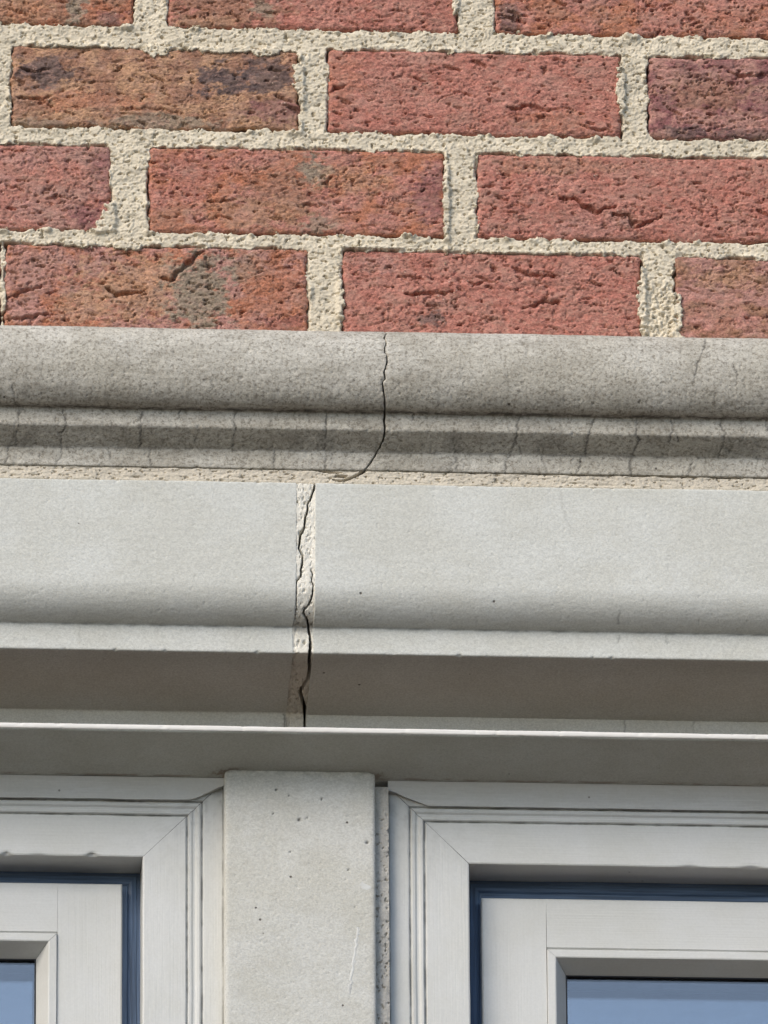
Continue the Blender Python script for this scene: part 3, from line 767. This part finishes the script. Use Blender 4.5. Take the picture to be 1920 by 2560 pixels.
# ------------------------------------------------------------------ mullion
mul = thing('stone_mullion', 'plain pale stone mullion between the two windows with gritty mastic along one side', 'mullion', (-55, 63, -1300))
def build_mullion():
    x0, x1, z0, z1 = -107.3, -3.3, -1300, -166.6
    st = .9
    r = 5.0
    zs = np.r_[np.arange(z1, -420, -st), np.linspace(-421, z0, 60)]
    P = [(x0, 100)] + [(x0, 100 - k) for k in np.linspace(3, 35, 6)]
    xs = np.linspace(x0, x1, int((x1 - x0) / st) + 1)
    X, Z = np.meshgrid(xs, zs)
    ex = np.minimum(X - x0, x1 - X)
    ez = z1 - Z
    rr = 2.2
    Y = 63 + 0 * X
    Y -= .25 * fbm(X / 60, Z / 60, 161, 2) + .06 * fbm(X / 5, Z / 4, 162, 3) + .03 * fbm(X / 1.8, Z / 1.5, 163, 2)
    Y += .45 * sstep(.6, .9, fbm(X / 2.8, Z / 2.4, 164, 2))
    Y += 1.6 * np.exp(-(np.maximum(ex, 0) / 1.0)) + 2.2 * np.exp(-np.maximum(ez, 0) / 1.6)
    # rounded top corners
    cx, cz = np.maximum(r - ex, 0), np.maximum(r - ez, 0)
    Xn, Zn = X.copy(), Z.copy()
    m = (cx > 0) & (cz > 0)
    k = np.where(m, np.maximum(cx, cz) / (np.hypot(cx, cz) + 1e-9), 1)
    sx = np.where(X < (x0 + x1) / 2, x0 + r, x1 - r)
    Xn = np.where(m, sx + (X - sx) * k, X)
    Zn = np.where(m, (z1 - r) + (Z - (z1 - r)) * k, Z)
    D = np.zeros_like(X)
    for (px, pz, rad) in [(-71.5, -182, 1.4), (-40.5, -188.5, 1.2), (-56, -204, 1.5), (-50.5, -203, .9), (-9, -220, 1.6), (-63, -186, .8), (-78, -189, .9), (-22, -240, 1.0), (-74, -200, .8), (-62, -228, .7), (-18, -268, .8)]:
        rad *= .72
        k_ = np.exp(-((np.hypot((X - px) * 1.0, (Z - pz) * 1.15) + .5 * fbm(X / 2, Z / 2, 165, 2)) / rad) ** 4)
        D = np.maximum(D, .8 * k_)
        Y = Y + 1.6 * k_
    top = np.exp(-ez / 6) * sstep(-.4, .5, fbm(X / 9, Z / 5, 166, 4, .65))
    D = np.maximum(D, .45 * top)  # uneven darker band along the top edge
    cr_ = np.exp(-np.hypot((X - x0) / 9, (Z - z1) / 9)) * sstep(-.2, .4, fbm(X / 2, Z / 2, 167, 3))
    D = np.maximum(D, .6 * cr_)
    nz, nx = X.shape
    V = np.stack([Xn, Y, Zn], -1).reshape(-1, 3)
    D = D.reshape(-1)
    F = [grid_faces(nz, nx)[:, ::-1]]
    loop = np.r_[np.arange(nx), np.arange(1, nz) * nx + nx - 1, (nz - 1) * nx + np.arange(nx - 2, -1, -1), np.arange(nz - 2, 0, -1) * nx]
    B = V[loop].copy()
    B[:, 1] = 110
    off = len(V)
    i = np.arange(len(loop))
    F.append(np.stack([loop, loop[(i + 1) % len(loop)], off + (i + 1) % len(loop), off + i], -1))
    V = np.r_[V, B]
    D = np.r_[D, D[loop]]
    link_mesh('mullion_stone', V, np.concatenate(F), M_MULL, mul, True, dict(dirt_tone=D))
    # pale chips and a drip of old paint on the face
    mp = mat_plain('old_paint_drip', (.55, .555, .535), .7)
    def blob(name, pts, rad):
        xs_, zs_ = np.arange(min(p[0] for p in pts) - 4, max(p[0] for p in pts) + 4, .6), np.arange(min(p[1] for p in pts) - 4, max(p[1] for p in pts) + 4, .6)
        X, Z = np.meshgrid(xs_, zs_)
        dd, al = seg_dist(X + .9 * fbm(X / 3, Z / 3, 171, 3), Z + .9 * fbm(X / 3, Z / 3, 172, 3), pts)
        hgt = 1 - dd / rad
        Y = 63 - .15 - .3 * np.clip(hgt, -1.5, .6)
        V = np.stack([X, Y, Z], -1).reshape(-1, 3)
        F = grid_faces(*X.shape)
        keep = (hgt.reshape(-1)[F].max(1) > -.2)
        F = F[keep]
        used = np.zeros(len(V), bool); used[F.ravel()] = True
        idx = np.cumsum(used) - 1
        link_mesh(name, V[used], idx[F], mp, mul, True)
    blob('paint_spot', [(-12.5, -251.5), (-9.5, -253)], 2.2)
    blob('paint_drip', [(-15.5, -283), (-16.5, -292), (-19, -308), (-22, -330)], .7)
    # mastic bead on the right
    st = .5
    xs, zs = np.arange(-3.6, 6.9, st), np.r_[np.arange(-176, -420, -st), np.linspace(-421, z0, 60)]
    X, Z = np.meshgrid(xs, zs)
    Y = 72 - .8 * np.cos((X - 1.6) / 5.4 * 1.4) - .5 * fbm(X / 6, Z / 9, 181, 3) - .2 * fbm(X / 1.6, Z / 1.6, 182, 2)
    Y += 1.8 * sstep(.42, .72, fbm(X / 2.6, Z / 3.0, 183, 3)) * sstep(-180, -205, Z) if False else 1.8 * sstep(.42, .72, fbm(X / 2.6, Z / 3.0, 183, 3)) * sstep(180, 205, -Z)
    V = np.stack([X, Y, Z], -1).reshape(-1, 3)
    link_mesh('mastic_joint', V, grid_faces(*X.shape)[:, ::-1], M_MASTIC, mul, True)
build_mullion()

# ------------------------------------------------------------------ windows
def mitred(name, rect, prof, side, mat, parent, gap=.18, wob=.12, dents=(), seed=0, step=2.0, groove=False):
    """one mitred member of a rectangular frame. prof: list of (t inwards from the outer edge, y)"""
    x0, x1, z0, z1 = rect
    P = np.array(prof, float)
    t, y = P[:, 0], P[:, 1]
    s = np.r_[0, np.cumsum(np.hypot(np.diff(t), np.diff(y)))]
    q = np.unique(np.r_[s, np.arange(0, s[-1], 2.0)])
    t, y = np.interp(q, s, t), np.interp(q, s, y)
    horiz = side in ('top', 'bottom')
    L = (x1 - x0) if horiz else (z1 - z0)
    n = int(L / step) + 1
    u = np.linspace(0, 1, n)
    a = t[:, None] + gap
    along = a + (L - 2 * a) * u[None, :]                      # mitred ends
    T = np.repeat(t[:, None], n, 1)
    Yv = np.repeat(y[:, None], n, 1) - wob * fbm(along / 90, T / 30, seed, 2) - .05 * fbm(along / 12, T / 3, seed + 1, 2)
    T = T + wob * fbm(along / 60, Yv / 40, seed + 2, 2)
    if horiz:
        X = x0 + along
        Z = (z1 - T) if side == 'top' else (z0 + T)
    else:
        Z = z0 + along
        X = (x0 + T) if side == 'left' else (x1 - T)
    qa = float(np.interp(55.5, np.maximum.accumulate(t), q))
    for (pos_, t0, w, dp) in dents:
        k = np.exp(-(((X if horiz else Z) - pos_) / w) ** 2) * np.exp(-((np.repeat(q[:, None], n, 1) - qa) / 1.8) ** 2)
        if horiz: Z = Z + dp * k
        Yv = Yv + dp * .6 * k
    gr = np.zeros_like(T)
    if groove:
        for tg in (0.3, 14.8, 25.05):
            gr = np.maximum(gr, .55 * np.exp(-((T - tg) / .8) ** 2) * sstep(-.35, .45, fbm(along / 22, T * 0 + tg, seed + 3, 4, .65)))
        cn = np.minimum(along, L - along)
        gr = np.maximum(gr, .4 * np.exp(-cn / 28) * sstep(-.1, .6, fbm(along / 9, T / 5, seed + 4, 4, .7)) * (1 if side != 'bottom' else 0))
    V = np.stack([X, Yv, Z], -1).reshape(-1, 3)
    F = grid_faces(len(q), n)
    if side in ('top', 'right'): F = F if side == 'right' else F[:, ::-1]
    return link_mesh(name, V, F, mat, parent, False, dict(dirt_tone=gr.reshape(-1)))

def window(x0, x1, zt, sash_dz, sash_in, label, dents, trim_side, seed):
    zb = zt - 1120
    w = thing('window', label, 'window', ((x0 + x1) / 2, 80, zb), 'white windows either side of the mullion')
    R = (x0, x1, zb, zt)
    # outer frame: flat, quirk, bead, quirk, flat, arris, rebate
    FP = [(-4, 100), (-.4, 81), (.3, 80.3), (1.2, 80), (13.2, 80), (14.1, 80.3), (14.5, 81.9), (15.1, 81.9), (15.5, 80.5), (16.6, 79.7), (18.2, 79.9), (19.6, 80.9), (20.8, 80.9), (22.2, 79.9), (23.6, 79.8), (24.4, 80.5),
          (24.7, 82.0), (25.4, 82.0), (25.7, 80.6), (26.5, 80), (54.6, 80), (55.5, 80.4), (55.8, 81.3), (55.9, 114)]
    names = {'top': 'frame_head', 'bottom': 'frame_sill', 'left': 'frame_jamb', 'right': 'frame_jamb'}
    for k, side in enumerate(('top', 'bottom', 'left', 'right')):
        mitred(names[side], R, FP, side, M_PH if side in ('top', 'bottom') else M_PV, w, .16, .22, dents if side == 'top' else (), seed + k * 5, 2.0, True)
    # navy lining in the gap round the sash
    rb = (x0 + 54, x1 - 54, zb + 54, zt - 54)
    for k, side in enumerate(('top', 'bottom', 'left', 'right')):
        mitred('gap_lining', rb, [(0, 113.2), (4, 113.2), (4.6, 112.6), (8, 111.6), (10, 112.4), (11, 114), (40, 114)], side, M_NAVY if side in ('top', 'bottom') else M_NAVYV, w, 0, .3, (), seed + 40 + k)
    # sash
    sx0, sx1, sz1, sz0 = x0 + sash_in[0], x1 - sash_in[1], zt - 73.2 + sash_dz, zb + 68
    sash = thing('sash', None, None, (0, 0, 0), None, w)
    sw, sh = 44.6, 36.6
    def rail(name, a0, a1, b0, b1, mat, sd, ends=(True, True)):
        """flat member with eased edges; a: x range, b: z range"""
        nx, nz = max(2, int((a1 - a0) / 3)), max(2, int((b1 - b0) / 3))
        xs, zs = np.unique(np.r_[np.linspace(a0, a1, nx), a0 + .4, a0 + 1, a1 - .4, a1 - 1]), np.unique(np.r_[np.linspace(b0, b1, nz), b0 + .4, b0 + 1, b1 - .4, b1 - 1])
        X, Z = np.meshgrid(xs, zs)
        ed = np.minimum(np.minimum(X - a0 if ends[0] else 99, a1 - X if ends[1] else 99), np.minimum(Z - b0, b1 - Z))
        Y = 100 + 1.0 * (1 - sstep(0, 1.0, ed)) - .2 * fbm(X / 90, Z / 90, sd, 2) - .05 * fbm(X / 9, Z / 9, sd + 1, 2)
        V = np.stack([X + .25 * fbm(Z / 80, X * 0, sd + 2, 2), Y, Z + .2 * fbm(X / 80, Z * 0, sd + 3, 2)], -1).reshape(-1, 3)
        nz, nx = X.shape
        loop = np.r_[np.arange(nx), np.arange(1, nz) * nx + nx - 1, (nz - 1) * nx + np.arange(nx - 2, -1, -1), np.arange(nz - 2, 0, -1) * nx]
        B = V[loop].copy(); B[:, 1] = 140
        i = np.arange(len(loop))
        F = np.r_[grid_faces(nz, nx), np.stack([loop, len(V) + i, len(V) + (i + 1) % len(loop), loop[(i + 1) % len(loop)]], -1)]
        return link_mesh(name, np.r_[V, B], F, mat, sash, False)
    rail('sash_stile', sx0, sx0 + sw, sz0, sz1, M_PV, seed + 60, (True, False))
    rail('sash_stile', sx1 - sw, sx1, sz0, sz1, M_PV, seed + 63, (False, True))
    rail('sash_rail', sx0 + sw + .01, sx1 - sw - .01, sz1 - sh, sz1, M_PH, seed + 66, (False, False))
    rail('sash_rail', sx0 + sw + .01, sx1 - sw - .01, sz0, sz0 + 70, M_PH, seed + 69, (False, False))
    rg = (sx0 + sw + .3, sx1 - sw - .3, sz0 + 70, sz1 - sh - .8)
    BP = [(0, 104), (.05, 98.9), (.5, 98.2), (5.2, 98), (6.0, 98.3), (6.4, 99), (13.8, 113), (13.9, 118)]
    for side in ('top', 'bottom', 'left', 'right'):
        mitred('glazing_bead', rg, BP, side, M_PH if side in ('top', 'bottom') else M_PV, sash, .1, .1, (), seed + 80)
    gx0, gx1, gz0, gz1 = rg[0] + 12.6, rg[1] - 12.6, rg[2] + 12.6, rg[3] - 12.9
    ri = 1.6
    boxes('gasket', [(gx0 - 3, gx1 + 3, 113.4, 116.6, gz1 - ri, gz1 + 3), (gx0 - 3, gx1 + 3, 113.4, 116.6, gz0 - 3, gz0 + ri), (gx0 - 3, gx0 + ri + .6, 113.4, 116.6, gz0 + ri, gz1 - ri), (gx1 - ri - .6, gx1 + 3, 113.4, 116.6, gz0 + ri, gz1 - ri)], M_RUBBER, sash)
    boxes('pane', [(gx0 - 3, gx1 + 3, 116.8, 120.8, gz0 - 3, gz1 + 3)], M_GLASS, sash)
    boxes('pane', [(gx0 - 3, gx1 + 3, 137.0, 141.0, gz0 - 3, gz1 + 3)], M_GLASS, sash)
    sp = 4
    boxes('spacer', [(gx0 - 3, gx1 + 3, 121, 136.8, gz1 - sp, gz1 + 3), (gx0 - 3, gx1 + 3, 121, 136.8, gz0 - 3, gz0 + sp), (gx0 - 3, gx0 + 2, 121, 136.8, gz0 + sp, gz1 - sp), (gx1 - 2, gx1 + 3, 121, 136.8, gz0 + sp, gz1 - sp)], M_SPACER, sash)
    boxes('frame_back', [(x0 - 3, x0 + 60, 114.6, 139, zb, zt), (x1 - 60, x1 + 3, 114.6, 139, zb, zt), (x0 + 60, x1 - 60, 114.6, 139, zt - 66, zt), (x0 + 60, x1 - 60, 114.6, 139, zb, zb + 66)], M_RUBBER, w)
    # sloping fillet scribed over the top of the frame, cut down at the mullion end
    zt2, zl = -171.0, zt - 14.2
    lo = lambda X: zl + 0 * X
    if trim_side == 'left':
        lo = lambda X: np.interp(X, [x0 - .5, x0 + 5, x0 + 11, x0 + 27.5], [zl + 9.6, zl + 8.4, zl + 5.6, zl])
        xs = np.r_[np.arange(x0 - .5, x0 + 30, .8), np.arange(x0 + 30, x1, 2.5)]
    else:
        lo = lambda X: np.interp(X, [x1 - 24, x1 - 19, x1 - 8, x1], [zl, zl + 1.2, zl + 6.4, zl + 10])
        xs = np.r_[np.arange(x0, x1 - 28, 2.5), np.arange(x1 - 28, x1 + .3, .8)]
    v = np.linspace(0, 1, 14)
    X = np.repeat(xs[None, :], 14, 0)
    zlow = lo(xs) + .25 * fbm(xs / 30, xs * 0, seed + 90, 3)
    Z = zt2 + (zlow - zt2)[None, :] * v[:, None]
    Y = 72.3 + 6.0 * ((zt2 - Z) / 16.5) ** .8 - .35 * fbm(X / 40, Z / 12, seed + 91, 3) - .07 * fbm(X / 7, Z / 2, seed + 92, 2)
    Xa, Ya, Za = np.r_[X, X[-1:]], np.r_[Y, Y[-1:] * 0 + 83], np.r_[Z, Z[-1:] + .6]
    V = np.stack([Xa, Ya, Za], -1).reshape(-1, 3)
    link_mesh('head_fillet', V, grid_faces(15, len(xs))[:, ::-1], M_PH, w, False)
    return w

W = 430
window(6.7, 6.7 + W, -172.6, 0.0, (65.6, 66), 'white framed window right of the stone mullion with a scribed fillet on top', [(152, 60, 5, .0), (215, 62, 6, .8), (258, 62, 7, 1.0)], 'left', 500)
window(-107.3 - W, -107.3, -171.2, 4.6, (66, 69), 'white framed window left of the stone mullion with chipped frame edge', [(-198, 60, 3.5, 2.2), (-257, 60, 3, 1.8), (-235, 60, 6, .6)], 'right', 700)

# window sill closing the opening below the frame
sill = thing('window_sill', 'plain stone sill below the windows', 'sill', (0, 40, -1330))
boxes('sill_stone', [(-XW - 40, XW + 40, -40, 150, -1329, -1294)], M_LINT, sill)
